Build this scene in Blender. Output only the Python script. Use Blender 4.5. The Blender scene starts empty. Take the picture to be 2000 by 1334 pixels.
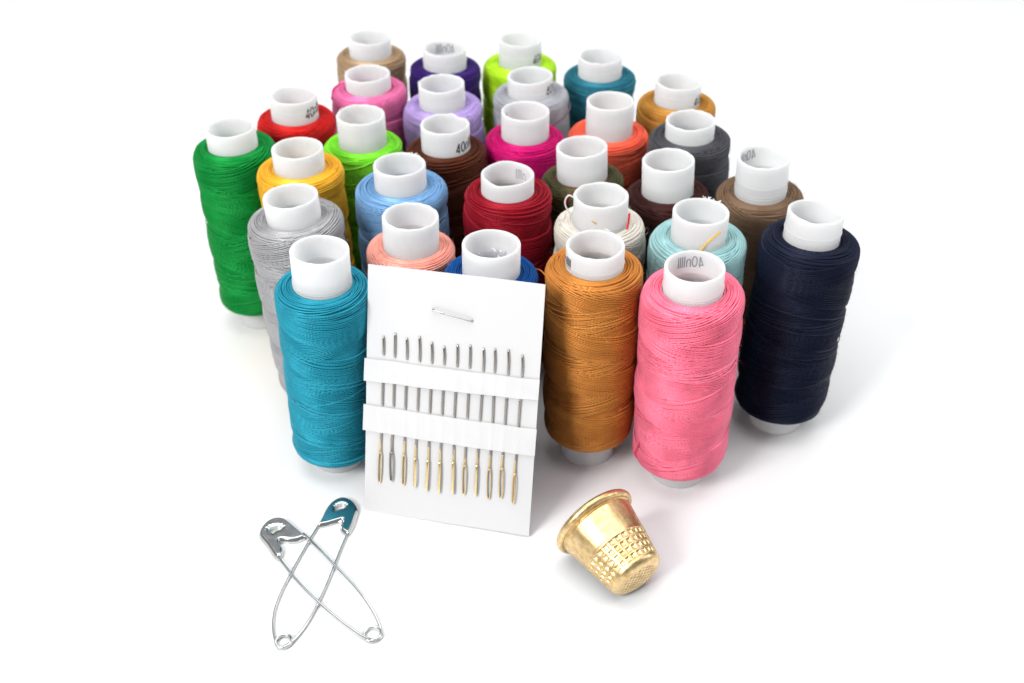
import bpy, math, random
import numpy as np
from mathutils import Vector, Matrix

MM = 0.001
scene = bpy.context.scene
COL = scene.collection

# ------------------------------------------------------------------ camera
cam_data = bpy.data.cameras.new('camera')
cam_data.sensor_width = 36.0
cam_data.lens = 36.0 * 2193.7 / 2000.0
cam_data.clip_start = 0.01
cam_data.clip_end = 20.0
cam_data.dof.use_dof = True
cam_data.dof.focus_distance = 0.258
cam_data.dof.aperture_fstop = 19.0
cam = bpy.data.objects.new('camera', cam_data)
COL.objects.link(cam)
cam.location = (0, 0, 0.20508)
cam.rotation_euler = (math.pi / 2 - 0.63771, 0, 0)
scene.camera = cam

# ------------------------------------------------------------------ world and lamps
world = bpy.data.worlds.new('World')
scene.world = world
world.use_nodes = True
bg = world.node_tree.nodes['Background']
bg.inputs['Color'].default_value = (0.97, 0.985, 1.0, 1)
bg.inputs['Strength'].default_value = 0.27


def softbox(name, loc, target, sx, sy, watts, col=(1, 1, 1)):
    l = bpy.data.lights.new(name, 'AREA')
    l.shape = 'RECTANGLE'
    l.size = sx
    l.size_y = sy
    l.energy = watts
    l.color = col
    o = bpy.data.objects.new(name, l)
    COL.objects.link(o)
    o.location = loc
    d = Vector(target) - Vector(loc)
    o.rotation_euler = d.to_track_quat('-Z', 'Y').to_euler()
    return o


softbox('overhead_softbox', (-0.03, 0.36, 0.90), (0, 0.29, 0.03), 1.1, 1.0, 10.0)
softbox('front_softbox', (-0.58, -0.36, 0.66), (0, 0.25, 0.04), 0.30, 0.36, 8.6, (1, 0.99, 0.97))
softbox('side_softbox', (0.85, 0.30, 0.45), (0, 0.27, 0.03), 0.4, 0.5, 2.0, (0.95, 0.98, 1))

scene.view_settings.view_transform = 'Standard'
scene.view_settings.look = 'None'
scene.view_settings.gamma = 1
scene.view_settings.use_curve_mapping = False
scene.view_settings.exposure = 0.0
scene.render.engine = 'CYCLES'
scene.cycles.use_denoising = True
scene.cycles.max_bounces = 12
scene.cycles.diffuse_bounces = 6
scene.cycles.transmission_bounces = 8
scene.cycles.caustics_reflective = False
scene.cycles.caustics_refractive = False


# ------------------------------------------------------------------ materials
def s2l(c):
    c = c / 255.0
    return c / 12.92 if c <= 0.04045 else ((c + 0.055) / 1.055) ** 2.4


def lin(rgb, k=1.0):
    return tuple(min(0.95, s2l(c) * k) for c in rgb) + (1,)


class NT:
    def __init__(self, name):
        self.m = bpy.data.materials.new(name)
        self.m.use_nodes = True
        self.t = self.m.node_tree
        self.b = self.t.nodes['Principled BSDF']

    def n(self, kind, **kw):
        nd = self.t.nodes.new(kind)
        for k, v in kw.items():
            setattr(nd, k, v)
        return nd

    def l(self, a, b):
        self.t.links.new(a, b)

    def math(self, op, a, b=None, clamp=False):
        nd = self.n('ShaderNodeMath', operation=op)
        nd.use_clamp = clamp
        for i, x in enumerate((a, b)):
            if x is None:
                continue
            if isinstance(x, (int, float)):
                nd.inputs[i].default_value = x
            else:
                self.l(x, nd.inputs[i])
        return nd.outputs[0]


def thread_material(name, rgb, k=0.9, fleck=0.0):
    """Twisted polyester sewing thread: two-ply twist from the strand UVs (u = mm along, v = around)."""
    N = NT(name)
    base = lin(rgb, k)
    uv = N.n('ShaderNodeUVMap')
    uv.uv_map = 'strand'
    sep = N.n('ShaderNodeSeparateXYZ')
    N.l(uv.outputs[0], sep.inputs[0])
    ph = N.math('MULTIPLY', sep.outputs[0], 2 * math.pi / 0.77)
    pv = N.math('MULTIPLY', sep.outputs[1], 2.4)
    sn = N.math('SINE', N.math('ADD', ph, pv))
    h = N.math('ADD', N.math('MULTIPLY', sn, 0.5), 0.5)
    tc = N.n('ShaderNodeTexCoord')
    nz = N.n('ShaderNodeTexNoise')
    nz.inputs['Scale'].default_value = 2500.0
    nz.inputs['Detail'].default_value = 2
    N.l(tc.outputs['Object'], nz.inputs['Vector'])
    hh = N.math('ADD', h, N.math('MULTIPLY', nz.outputs[0], 0.5))
    bp = N.n('ShaderNodeBump')
    bp.inputs['Strength'].default_value = 0.22
    bp.inputs['Distance'].default_value = 0.0002
    N.l(hh, bp.inputs['Height'])
    N.l(bp.outputs[0], N.b.inputs['Normal'])
    # slow random brightness variation put into the colour along and between strands
    n2 = N.n('ShaderNodeTexNoise')
    n2.inputs['Scale'].default_value = 260.0
    n2.inputs['Detail'].default_value = 3
    N.l(tc.outputs['Object'], n2.inputs['Vector'])
    hs = N.n('ShaderNodeHueSaturation')
    hs.inputs['Color'].default_value = base
    hs.inputs['Saturation'].default_value = 1.0
    N.l(N.math('ADD', N.math('MULTIPLY', n2.outputs[0], 0.5), 0.76), hs.inputs['Value'])
    N.l(hs.outputs[0], N.b.inputs['Base Color'])
    N.b.inputs['Roughness'].default_value = 0.36
    N.b.inputs['Specular IOR Level'].default_value = 0.40
    N.b.inputs['Metallic'].default_value = 0.27
    N.b.inputs['Specular Tint'].default_value = tuple(min(1, x * .7 + .45) for x in base[:3]) + (1,)
    N.b.inputs['Sheen Weight'].default_value = 0.03
    N.b.inputs['Sheen Roughness'].default_value = 0.5
    N.b.inputs['Sheen Tint'].default_value = tuple(min(1, x * .6 + .4) for x in base[:3]) + (1,)
    return N.m


def plastic_material():
    N = NT('milky_plastic')
    N.b.inputs['Base Color'].default_value = (0.93, 0.935, 0.94, 1)
    N.b.inputs['Roughness'].default_value = 0.33
    N.b.inputs['Specular IOR Level'].default_value = 0.4
    tc = N.n('ShaderNodeTexCoord')
    nz = N.n('ShaderNodeTexNoise')
    nz.inputs['Scale'].default_value = 400.0
    N.l(tc.outputs['Object'], nz.inputs['Vector'])
    bp = N.n('ShaderNodeBump')
    bp.inputs['Strength'].default_value = 0.12
    bp.inputs['Distance'].default_value = 0.0003
    N.l(nz.outputs[0], bp.inputs['Height'])
    N.l(bp.outputs[0], N.b.inputs['Normal'])
    # sparse dark specks moulded into the plastic
    vo = N.n('ShaderNodeTexVoronoi')
    vo.inputs['Scale'].default_value = 190.0
    N.l(tc.outputs['Object'], vo.inputs['Vector'])
    speck = N.math('LESS_THAN', vo.outputs['Distance'], 0.045)
    mx = N.n('ShaderNodeMix', data_type='RGBA')
    mx.inputs['A'].default_value = (0.93, 0.935, 0.94, 1)
    mx.inputs['B'].default_value = (0.30, 0.28, 0.26, 1)
    N.l(speck, mx.inputs['Factor'])
    N.l(mx.outputs['Result'], N.b.inputs['Base Color'])
    tr = N.n('ShaderNodeBsdfTranslucent')
    tr.inputs['Color'].default_value = (0.965, 0.968, 0.97, 1)
    ms = N.n('ShaderNodeMixShader')
    ms.inputs[0].default_value = 0.62
    N.l(N.b.outputs[0], ms.inputs[1])
    N.l(tr.outputs[0], ms.inputs[2])
    N.l(ms.outputs[0], N.t.nodes['Material Output'].inputs['Surface'])
    return N.m


def simple(name, rgba, rough=0.5, metal=0.0, bump=None, spec=0.5, aniso=None):
    N = NT(name)
    N.b.inputs['Base Color'].default_value = rgba
    N.b.inputs['Roughness'].default_value = rough
    N.b.inputs['Metallic'].default_value = metal
    N.b.inputs['Specular IOR Level'].default_value = spec
    tc = N.n('ShaderNodeTexCoord')
    nz = N.n('ShaderNodeTexNoise')
    sc, st, ds = bump or (300.0, 0.05, 0.0002)
    nz.inputs['Scale'].default_value = sc
    nz.inputs['Detail'].default_value = 4
    N.l(tc.outputs['Object'], nz.inputs['Vector'])
    bp = N.n('ShaderNodeBump')
    bp.inputs['Strength'].default_value = st
    bp.inputs['Distance'].default_value = ds
    N.l(nz.outputs[0], bp.inputs['Height'])
    N.l(bp.outputs[0], N.b.inputs['Normal'])
    rr = N.math('ADD', N.math('MULTIPLY', nz.outputs[0], 0.16), rough - 0.08)
    N.l(rr, N.b.inputs['Roughness'])
    return N.m


def brass_material():
    N = NT('worn_brass')
    tc = N.n('ShaderNodeTexCoord')
    mp = N.n('ShaderNodeMapping')
    mp.inputs['Scale'].default_value = (900, 900, 160)
    N.l(tc.outputs['Object'], mp.inputs['Vector'])
    nz = N.n('ShaderNodeTexNoise')
    nz.inputs['Scale'].default_value = 1.0
    nz.inputs['Detail'].default_value = 5
    N.l(mp.outputs[0], nz.inputs['Vector'])
    n2 = N.n('ShaderNodeTexNoise')
    n2.inputs['Scale'].default_value = 800
    n2.inputs['Detail'].default_value = 4
    N.l(tc.outputs['Object'], n2.inputs['Vector'])
    cr = N.n('ShaderNodeValToRGB')
    cr.color_ramp.elements[0].position = 0.3
    cr.color_ramp.elements[0].color = (0.58, 0.39, 0.17, 1)
    cr.color_ramp.elements[1].position = 0.65
    cr.color_ramp.elements[1].color = (0.83, 0.63, 0.34, 1)
    N.l(n2.outputs[0], cr.inputs[0])
    N.l(cr.outputs[0], N.b.inputs['Base Color'])
    N.b.inputs['Metallic'].default_value = 1.0
    N.l(N.math('ADD', N.math('MULTIPLY', nz.outputs[0], 0.34), 0.2), N.b.inputs['Roughness'])
    bp = N.n('ShaderNodeBump')
    bp.inputs['Strength'].default_value = 0.36
    bp.inputs['Distance'].default_value = 0.0002
    N.l(nz.outputs[0], bp.inputs['Height'])
    N.l(bp.outputs[0], N.b.inputs['Normal'])
    return N.m


PLASTIC = plastic_material()
INK = simple('black_ink', (0.012, 0.012, 0.014, 1), 0.6)
PAINTED_SHOW_THROUGH = simple('painted_ink_show_through', (0.33, 0.33, 0.36, 1), 0.5)  # flat grey standing in for ink seen through the translucent wall
FLASH = PLASTIC.copy()
FLASH.name = 'thin_plastic_flash'
FLASH.node_tree.nodes['Principled BSDF'].inputs['Roughness'].default_value = 0.12
PAPER = simple('white_paper', (0.645, 0.645, 0.655, 1), 0.75, bump=(900.0, 0.12, 0.0002), spec=0.25)
NICKEL = simple('nickel_steel', (0.47, 0.435, 0.39, 1), 0.2, 1.0)
GILT = simple('gilt_metal', (0.97, 0.76, 0.42, 1), 0.24, 1.0)
PIN_STEEL = simple('plated_steel', (0.64, 0.65, 0.65, 1), 0.18, 1.0, bump=(500.0, 0.03, 0.0002))
STAPLE_STEEL = simple('staple_wire', (0.48, 0.48, 0.47, 1), 0.22, 1.0)
BRASS = brass_material()
DARK_SLIT = simple('paper_slit_shadow_side', (0.35, 0.34, 0.34, 1), 0.8)


# ------------------------------------------------------------------ mesh helpers
def mesh_obj(name, verts, quads, mat, parent=None, uv=None, smooth=True, tris=None):
    """verts in millimetres, quads an (n,4) array, tris an (m,3) array, uv per vertex."""
    verts = np.asarray(verts, dtype=np.float32) * MM
    me = bpy.data.meshes.new(name)
    quads = np.zeros((0, 4), np.int32) if quads is None else np.asarray(quads, np.int32).reshape(-1, 4)
    tris = np.zeros((0, 3), np.int32) if tris is None else np.asarray(tris, np.int32).reshape(-1, 3)
    loops = np.concatenate([quads.ravel(), tris.ravel()]).astype(np.int32)
    nq, nt = len(quads), len(tris)
    me.vertices.add(len(verts))
    me.vertices.foreach_set('co', verts.ravel())
    me.loops.add(len(loops))
    me.loops.foreach_set('vertex_index', loops)
    me.polygons.add(nq + nt)
    start = np.concatenate([np.arange(nq) * 4, nq * 4 + np.arange(nt) * 3]).astype(np.int32)
    me.polygons.foreach_set('loop_start', start)
    me.polygons.foreach_set('use_smooth', np.full(nq + nt, smooth, dtype=bool))
    if uv is not None:
        ul = me.uv_layers.new(name='strand')
        ul.data.foreach_set('uv', np.asarray(uv, np.float32)[loops].ravel())
    me.update(calc_edges=True)
    me.validate()
    me.materials.append(mat)
    o = bpy.data.objects.new(name, me)
    COL.objects.link(o)
    if parent is not None:
        o.parent = parent
    return o


def grid_quads(n, m, off=0, wrap_m=False, wrap_n=False):
    i = np.arange(n if wrap_n else n - 1)
    j = np.arange(m if wrap_m else m - 1)
    I, J = np.meshgrid(i, j, indexing='ij')
    I2, J2 = (I + 1) % n, (J + 1) % m
    return (np.stack([I * m + J, I2 * m + J, I2 * m + J2, I * m + J2], -1).reshape(-1, 4) + off)


def lathe(profile, seg=96):
    """closed or open profile (r,z) swept round z; returns verts, quads (outward for a profile going up)."""
    p = np.asarray(profile, float)
    th = np.linspace(0, 2 * np.pi, seg, endpoint=False)
    v = np.stack([p[:, None, 0] * np.cos(th), p[:, None, 0] * np.sin(th), p[:, None, 1] + 0 * th], -1)
    q = grid_quads(len(p), seg, wrap_m=True)[:, ::-1]
    return v.reshape(-1, 3), q


def tube_path(pts, r, seg=8, caps=True):
    """round tube along a polyline (mm); r scalar or per point."""
    P = np.asarray(pts, float)
    n = len(P)
    r = np.broadcast_to(np.asarray(r, float), (n,))
    T = np.gradient(P, axis=0)
    T /= np.linalg.norm(T, axis=1)[:, None] + 1e-12
    ref = np.array([0, 0, 1.0])
    if abs(T[0] @ ref) > 0.9:
        ref = np.array([1.0, 0, 0])
    U = np.empty_like(P)
    u = ref - T[0] * (ref @ T[0])
    u /= np.linalg.norm(u)
    for i in range(n):
        u = u - T[i] * (u @ T[i])
        u /= np.linalg.norm(u) + 1e-12
        U[i] = u
    W = np.cross(T, U)
    a = np.linspace(0, 2 * np.pi, seg, endpoint=False)
    v = P[:, None] + r[:, None, None] * (np.cos(a)[None, :, None] * U[:, None] + np.sin(a)[None, :, None] * W[:, None])
    v = v.reshape(-1, 3)
    q = grid_quads(n, seg, wrap_m=True)
    tris = []
    if caps:
        v = np.vstack([v, P[0], P[-1]])
        c0, c1 = n * seg, n * seg + 1
        for j in range(seg):
            tris.append((c0, (j + 1) % seg, j))
            tris.append((c1, (n - 1) * seg + j, (n - 1) * seg + (j + 1) % seg))
    return v, q, np.array(tris, np.int32).reshape(-1, 3)


def merge(parts):
    V, Q, T, UV, off = [], [], [], [], 0
    for p in parts:
        v, q, t = p[0], p[1], p[2] if len(p) > 2 else None
        V.append(np.asarray(v, float))
        if q is not None and len(q):
            Q.append(np.asarray(q) + off)
        if t is not None and len(t):
            T.append(np.asarray(t) + off)
        off += len(v)
    return (np.vstack(V), np.vstack(Q) if Q else None, np.vstack(T) if T else None)


def smooth_path(pts, n=60):
    """Catmull-Rom through the points."""
    P = np.asarray(pts, float)
    P = np.vstack([2 * P[0] - P[1], P, 2 * P[-1] - P[-2]])
    out = []
    segs = len(P) - 3
    per = max(2, n // segs)
    for i in range(segs):
        p0, p1, p2, p3 = P[i:i + 4]
        t = np.linspace(0, 1, per, endpoint=(i == segs - 1))[:, None]
        out.append(0.5 * ((2 * p1) + (-p0 + p2) * t + (2 * p0 - 5 * p1 + 4 * p2 - p3) * t ** 2 + (-p0 + 3 * p1 - 3 * p2 + p3) * t ** 3))
    return np.vstack(out)


def empty(name, loc=(0, 0, 0), label=None, cat=None, group=None):
    o = bpy.data.objects.new(name, None)
    COL.objects.link(o)
    o.empty_display_size = 0.005
    o.location = Vector(loc) * MM
    tag(o, label, cat, group)
    return o


def tag(o, label=None, cat=None, group=None, kind=None):
    if label:
        o['label'] = label
    if cat:
        o['category'] = cat
    if group:
        o['group'] = group
    if kind:
        o['kind'] = kind
    return o


# ------------------------------------------------------------------ the table
def build_table():
    N = NT('glossy_white_acrylic')
    N.b.inputs['Base Color'].default_value = (0.86, 0.865, 0.87, 1)
    N.b.inputs['Roughness'].default_value = 0.16
    N.b.inputs['Specular IOR Level'].default_value = 0.5
    tc = N.n('ShaderNodeTexCoord')
    nz = N.n('ShaderNodeTexNoise')
    nz.inputs['Scale'].default_value = 35.0
    N.l(tc.outputs['Object'], nz.inputs['Vector'])
    N.l(N.math('ADD', N.math('MULTIPLY', nz.outputs[0], 0.05), 0.07), N.b.inputs['Roughness'])
    v = [(-1500, -1200, 0), (1500, -1200, 0), (1500, 2600, 0), (-1500, 2600, 0)]
    o = mesh_obj('tabletop_surface', v, [(0, 1, 2, 3)], N.m)
    tag(o, kind='structure')


build_table()

# ------------------------------------------------------------------ thread spools
H = 65.0      # tube length
RT = 7.0      # tube radius


def tube_mesh(rng, ridges, notch=None):
    """hollow moulded tube with a slightly irregular rim and faint ridges."""
    ri = RT - 0.8
    prof = [(ri, 0.25), (ri + .2, 0.0), (RT - .2, 0.0), (RT, 0.25)]
    zs = [(1.0, 0.0)]
    for zr in sorted(ridges):
        zs += [(zr - .34, 0), (zr - .25, 0), (zr - .1, .14), (zr + .1, .14), (zr + .25, 0), (zr + .34, 0)]
    for z, d in zs:
        prof.append((RT + d, z))
    ztop = len(prof)
    prof += [(RT, H - 2.0), (RT, H - .25), (RT - .07, H - .08), (RT - .2, H), (ri + .2, H), (ri + .06, H - .1), (ri, H - .3), (ri, H - 2.0)]
    zi = len(prof)
    prof += [(ri, H - 5.6), (ri - .12, H - 5.8), (ri - .12, H - 6.2), (ri, H - 6.4), (ri, 30.0)]
    seg = 96
    p = np.array(prof + [prof[0]])
    v, q = lathe(p, seg)
    v = v.reshape(len(p), seg, 3)
    th = np.linspace(0, 2 * np.pi, seg, endpoint=False)
    wob = sum(rng.normal(0, .035) * np.sin(k * th + rng.uniform(0, 6.3)) for k in (1, 2, 3, 5, 9, 14))
    if notch:
        for (ang, wdt, dep) in notch:
            d = (th - math.radians(ang) + np.pi) % (2 * np.pi) - np.pi
            wob = wob + dep * np.exp(-(d / math.radians(wdt)) ** 2)
    for k in range(ztop, zi):
        wt = 1.0 if p[k, 1] > H - 1 else 0.0
        v[k, :, 2] += wob * wt
    return v.reshape(-1, 3), q


def thread_profile(zb, zt, R):
    """outline of the wound thread from bottom inner edge, up the side, to the top inner edge."""
    pts = [(RT + .05, zb + .5), (R - 3.0, zb + .1)]
    for a in np.linspace(-90, 0, 9):
        pts.append((R - 2.6 + 2.6 * math.cos(math.radians(a)), zb + 2.9 + 2.9 * math.sin(math.radians(a))))
    pts += [(R + .12, (zb + zt) / 2)]
    for a in np.linspace(0, 82, 9):
        pts.append((R - 1.9 + 1.9 * math.cos(math.radians(a)), zt - 1.7 + 1.7 * math.sin(math.radians(a))))
    pts += [(R - 3.2, zt + .12), (RT + .05, zt - .25)]
    p = np.array(pts)
    s = np.concatenate([[0], np.cumsum(np.linalg.norm(np.diff(p, axis=0), axis=1))])
    ss = np.arange(0, s[-1], .25)
    r, z = np.interp(ss, s, p[:, 0]), np.interp(ss, s, p[:, 1])
    k = np.ones(5) / 5
    rp, zp = np.pad(r, 2, mode='edge'), np.pad(z, 2, mode='edge')
    r, z = np.convolve(rp, k, 'valid'), np.convolve(zp, k, 'valid')
    tr, tz = np.gradient(r), np.gradient(z)
    L = np.hypot(tr, tz) + 1e-9
    tr, tz = tr / L, tz / L
    return ss, r, z, tr, tz


def wound_thread(rng, zb, zt, R, seg=60, fuzz=350):
    """one continuous winding laid in overlapping tilted bands, plus a core under it and stray fibres."""
    ss, pr, pz, tr, tz = thread_profile(zb, zt, R)
    S = ss[-1]
    side0, side1 = 6.0, S - (R - RT) + .3      # where the side starts and ends along the profile

    def surf(s, off):
        s = np.clip(s, 0, S)
        r, z = np.interp(s, ss, pr), np.interp(s, ss, pz)
        a, b = np.interp(s, ss, tr), np.interp(s, ss, tz)
        return r + b * off, z - a * off, a, b

    V, Q, UV = [], [], []
    off_v = 0
    pitch = 0.48

    def add_strand(s, th, off, half, amp):
        nonlocal off_v
        n = len(s)
        r0, z0, a, b = surf(s, off)
        ring = []
        # four points across the strand: (across, out)
        for ac, ou in ((-1.0, -.6), (-.75, .35), (0, .8), (.75, .35), (1.0, -.6)):
            rr = r0 + a * half * ac + b * amp * ou
            zz = z0 + b * half * ac - a * amp * ou
            ring.append(np.stack([rr * np.cos(th), rr * np.sin(th), zz], -1))
        v = np.stack(ring, 1).reshape(-1, 3)
        u = np.concatenate([[0], np.cumsum(np.abs(np.diff(th)) * r0[1:])]) + rng.uniform(0, 5)
        kn = np.arange(0, abs(th[-1] - th[0]) / 1.3 + 2)
        u = u + np.interp(np.abs(th - th[0]) / 1.3, kn, rng.uniform(0, 3.2, len(kn)))
        uv = np.stack([np.repeat(u, 5), np.tile(np.array([0, .25, .5, .75, 1.0]), n)], -1)
        V.append(v)
        Q.append(grid_quads(n, 5, off_v))
        UV.append(uv)
        off_v += len(v)

    # first layer, wound straight up the whole tube
    turns = int((S - .6) / .43)
    n = turns * max(40, seg - 12)
    t = np.linspace(0, turns, n)
    kn = np.arange(0, turns + 2) * 1.0
    add_strand(.3 + .43 * t + np.interp(t, kn, rng.normal(0, .06, len(kn))), t * 2 * np.pi, np.full(n, -.14), .2, .26)
    nb = int(round((S - 1.0) / 5.4))
    cen = np.linspace(1.6, S - 1.6, nb) + rng.uniform(-.5, .5, nb)
    order = rng.permutation(nb)
    rank = np.empty(nb)
    rank[order] = np.arange(nb) / nb
    sgn = 1
    for j in range(nb):
        c = cen[j]
        on_end = c > side1 - 1.5 or c < side0
        halfw = rng.uniform(3.5, 4.4)
        turns = int(2 * halfw / pitch)
        n = turns * seg
        t = np.linspace(0, turns, n)
        th0 = rng.uniform(0, 6.283)
        sgn = -sgn
        A = sgn * (rng.uniform(1.9, 3.5) if not on_end else rng.uniform(.2, .7))
        phi = -math.pi / 2 + rng.normal(0, .5)
        knots = np.arange(0, turns + 2) * 1.0
        j1 = np.interp(t, knots, rng.normal(0, .09 if not on_end else .2, len(knots)))
        j2 = np.interp(t, knots, rng.normal(0, .09 if not on_end else .22, len(knots)))
        th = t * 2 * np.pi + th0
        s = c - halfw + pitch * t + A * np.sin(th - phi) + j1 * np.sin(th) + j2 * np.cos(th)
        u = (t / turns) * 2 - 1
        off = .26 * (1 - np.abs(u) ** 3) + .50 * rank[j] - .22
        off = off + np.interp(t, knots, rng.normal(0, .03 if not on_end else .06, len(knots)))
        add_strand(s, th, off, pitch * .42, .44)
    # a few single turns thrown across the bands
    for k in range(7):
        th0 = rng.uniform(0, 6.283)
        t = np.linspace(0, rng.uniform(.8, 2.4), 130)
        th = t * 2 * np.pi + th0
        c = rng.uniform(side0 + 3, side1 - 2)
        s = c + rng.uniform(.5, 2.2) * t * rng.choice([-1, 1]) + rng.uniform(1.0, 2.8) * np.sin(th - rng.uniform(0, 6.28))
        off = .42 - 2.0 * np.clip(np.abs(t / t[-1] * 2 - 1) - .9, 0, 1) * 2.5
        add_strand(s, th, off, .2, .17)
    # loose turns on the top face
    for k in range(10):
        th = np.linspace(0, rng.uniform(2, 6.5), 90) + rng.uniform(0, 6.28)
        c = rng.uniform(side1 + .2, S - .5)
        s = c + rng.normal(0, .6) * np.sin(th - rng.uniform(0, 6.28)) + rng.normal(0, .12) * th
        x = np.linspace(-1, 1, 90)
        off = .26 - 1.2 * np.clip(np.abs(x) - .85, 0, 1) * 3
        add_strand(s, th, off, .2, .17)
    # core
    th = np.linspace(0, 2 * np.pi, 72, endpoint=False)
    r, z, a, b = surf(ss, -.16)
    cv = np.stack([r[:, None] * np.cos(th), r[:, None] * np.sin(th), z[:, None] + 0 * th], -1).reshape(-1, 3)
    V.append(cv)
    Q.append(grid_quads(len(ss), 72, off_v, wrap_m=True)[:, ::-1])
    UV.append(np.zeros((len(cv), 2)))
    off_v += len(cv)
    # stray fibres
    m = fuzz
    if m:
        s0 = rng.uniform(4, S - .5, m)
        t0 = rng.uniform(0, 6.283, m)
        L = rng.gamma(2.0, .42, m) + .3
        w = rng.uniform(.018, .034, m)
        dt, ds_ = rng.normal(0, 1, m), rng.normal(0, 1, m)
        ln = np.sqrt(dt ** 2 + ds_ ** 2)
        dt, ds_ = dt / ln, ds_ / ln
        up = rng.uniform(.25, 1.0, m)
        cur = rng.normal(0, .8, m)
        rows = []
        for f in (0, .33, .66, 1.0):
            o_ = .5 + L * up * f * (1 - .35 * f)
            s_ = s0 + (ds_ + cur * f * -dt) * L * f * .8
            r, z, a, b = surf(s_, o_)
            tt = t0 + (dt + cur * f * ds_) * L * f * .8 / np.maximum(r, 5)
            ww = w * (1.15 - f)
            for sg in (-1, 1):
                rr = r + a * ww * sg * .7
                zz = z + b * ww * sg * .7
                t2 = tt + ww * sg * .7 / r
                rows.append(np.stack([rr * np.cos(t2), rr * np.sin(t2), zz], -1))
        fv = np.stack(rows, 1).reshape(-1, 3)
        base = np.arange(m)[:, None, None] * 8 + off_v
        q = np.array([[0, 1, 3, 2], [2, 3, 5, 4], [4, 5, 7, 6]])[None]
        V.append(fv)
        Q.append((base + q).reshape(-1, 4))
        UV.append(np.zeros((len(fv), 2)))
        off_v += len(fv)
    return np.vstack(V), np.vstack(Q), np.vstack(UV)


# printed mark: strokes of the characters 4 0 and a row of bars, in mm
def arc(cx, cy, rx, ry, a0, a1, n=22):
    a = np.radians(np.linspace(a0, a1, n))
    return np.stack([cx + rx * np.cos(a), cy + ry * np.sin(a)], -1)


def glyph_strokes():
    st = []
    st.append(np.array([(1.25, .75), (0.05, .75), (.95, 3.0), (.95, 0.0)]))
    st.append(arc(2.35, 1.5, .62, 1.42, 90, 450))
    st.append(np.vstack([np.array([(3.45, 0), (3.45, 1.6)]), arc(3.95, 1.55, .5, .55, 180, 0, 10), np.array([(4.45, 1.5), (4.45, 0)])]))
    for x in (5.1, 5.7, 6.3, 6.9):
        st.append(np.array([(x, 0.0), (x, 3.0)]))
    return st


def printed_mark(parent, ang, z0, r, mat, scale=1.0, slant=0.0, width=.34, which=None, rough=0.0, sx=1.0):
    """the mark wrapped round the tube wall, reading from outside; ang = where the first character starts."""
    V, Q, off = [], [], 0
    rng = np.random.default_rng(5)
    for k, pl in enumerate(glyph_strokes()):
        if which is not None and k not in which:
            continue
        d = np.concatenate([[0], np.cumsum(np.linalg.norm(np.diff(pl, axis=0), axis=1))])
        n = max(4, int(d[-1] / .15))
        t = np.linspace(0, d[-1], n)
        p = np.stack([np.interp(t, d, pl[:, 0]), np.interp(t, d, pl[:, 1])], -1) * scale
        p[:, 0] *= sx
        p += rng.normal(0, rough, p.shape)
        T = np.gradient(p, axis=0)
        T /= np.linalg.norm(T, axis=1)[:, None] + 1e-9
        N2 = np.stack([-T[:, 1], T[:, 0]], -1)
        w = width * scale / 2
        rows = []
        for a in (-1, 0, 1):
            x = p + N2 * w * a
            th = math.radians(ang) + x[:, 0] / RT
            zz = z0 + x[:, 1] + slant * x[:, 0]
            rr = r + .004 * k
            rows.append(np.stack([rr * np.cos(th), rr * np.sin(th), zz], -1))
        v = np.stack(rows, 1).reshape(-1, 3)
        V.append(v)
        Q.append(grid_quads(n, 3, off))
        off += len(v)
    return mesh_obj('printed_mark', np.vstack(V), np.vstack(Q), mat, parent)


def burr(parent, rng, ang, z, n=6, spread=14, size=.42, r=RT - .2):
    """ragged bits of clear moulding flash stuck on the rim."""
    parts = []
    for k in range(n):
        a = math.radians(ang + rng.uniform(-spread, spread))
        c = np.array([(r + rng.uniform(-.3, .25)) * math.cos(a), (r + rng.uniform(-.3, .25)) * math.sin(a), z + rng.uniform(-.05, .35)])
        d = rng.normal(0, 1, 3)
        d[2] = abs(d[2]) * .7
        d /= np.linalg.norm(d)
        ln = size * rng.uniform(.7, 1.9)
        pts = [c - d * ln * .4, c - d * ln * .1 + rng.normal(0, .06, 3), c + d * ln * .3 + rng.normal(0, .08, 3), c + d * ln * .6]
        parts.append(tube_path(smooth_path(pts, 12), np.linspace(.22, .07, 12)[:len(smooth_path(pts, 12))] * rng.uniform(.6, 1.2), 6))
    v, q, t = merge(parts)
    return mesh_obj('plastic_flash', v, q, FLASH, parent, tris=t)


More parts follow.
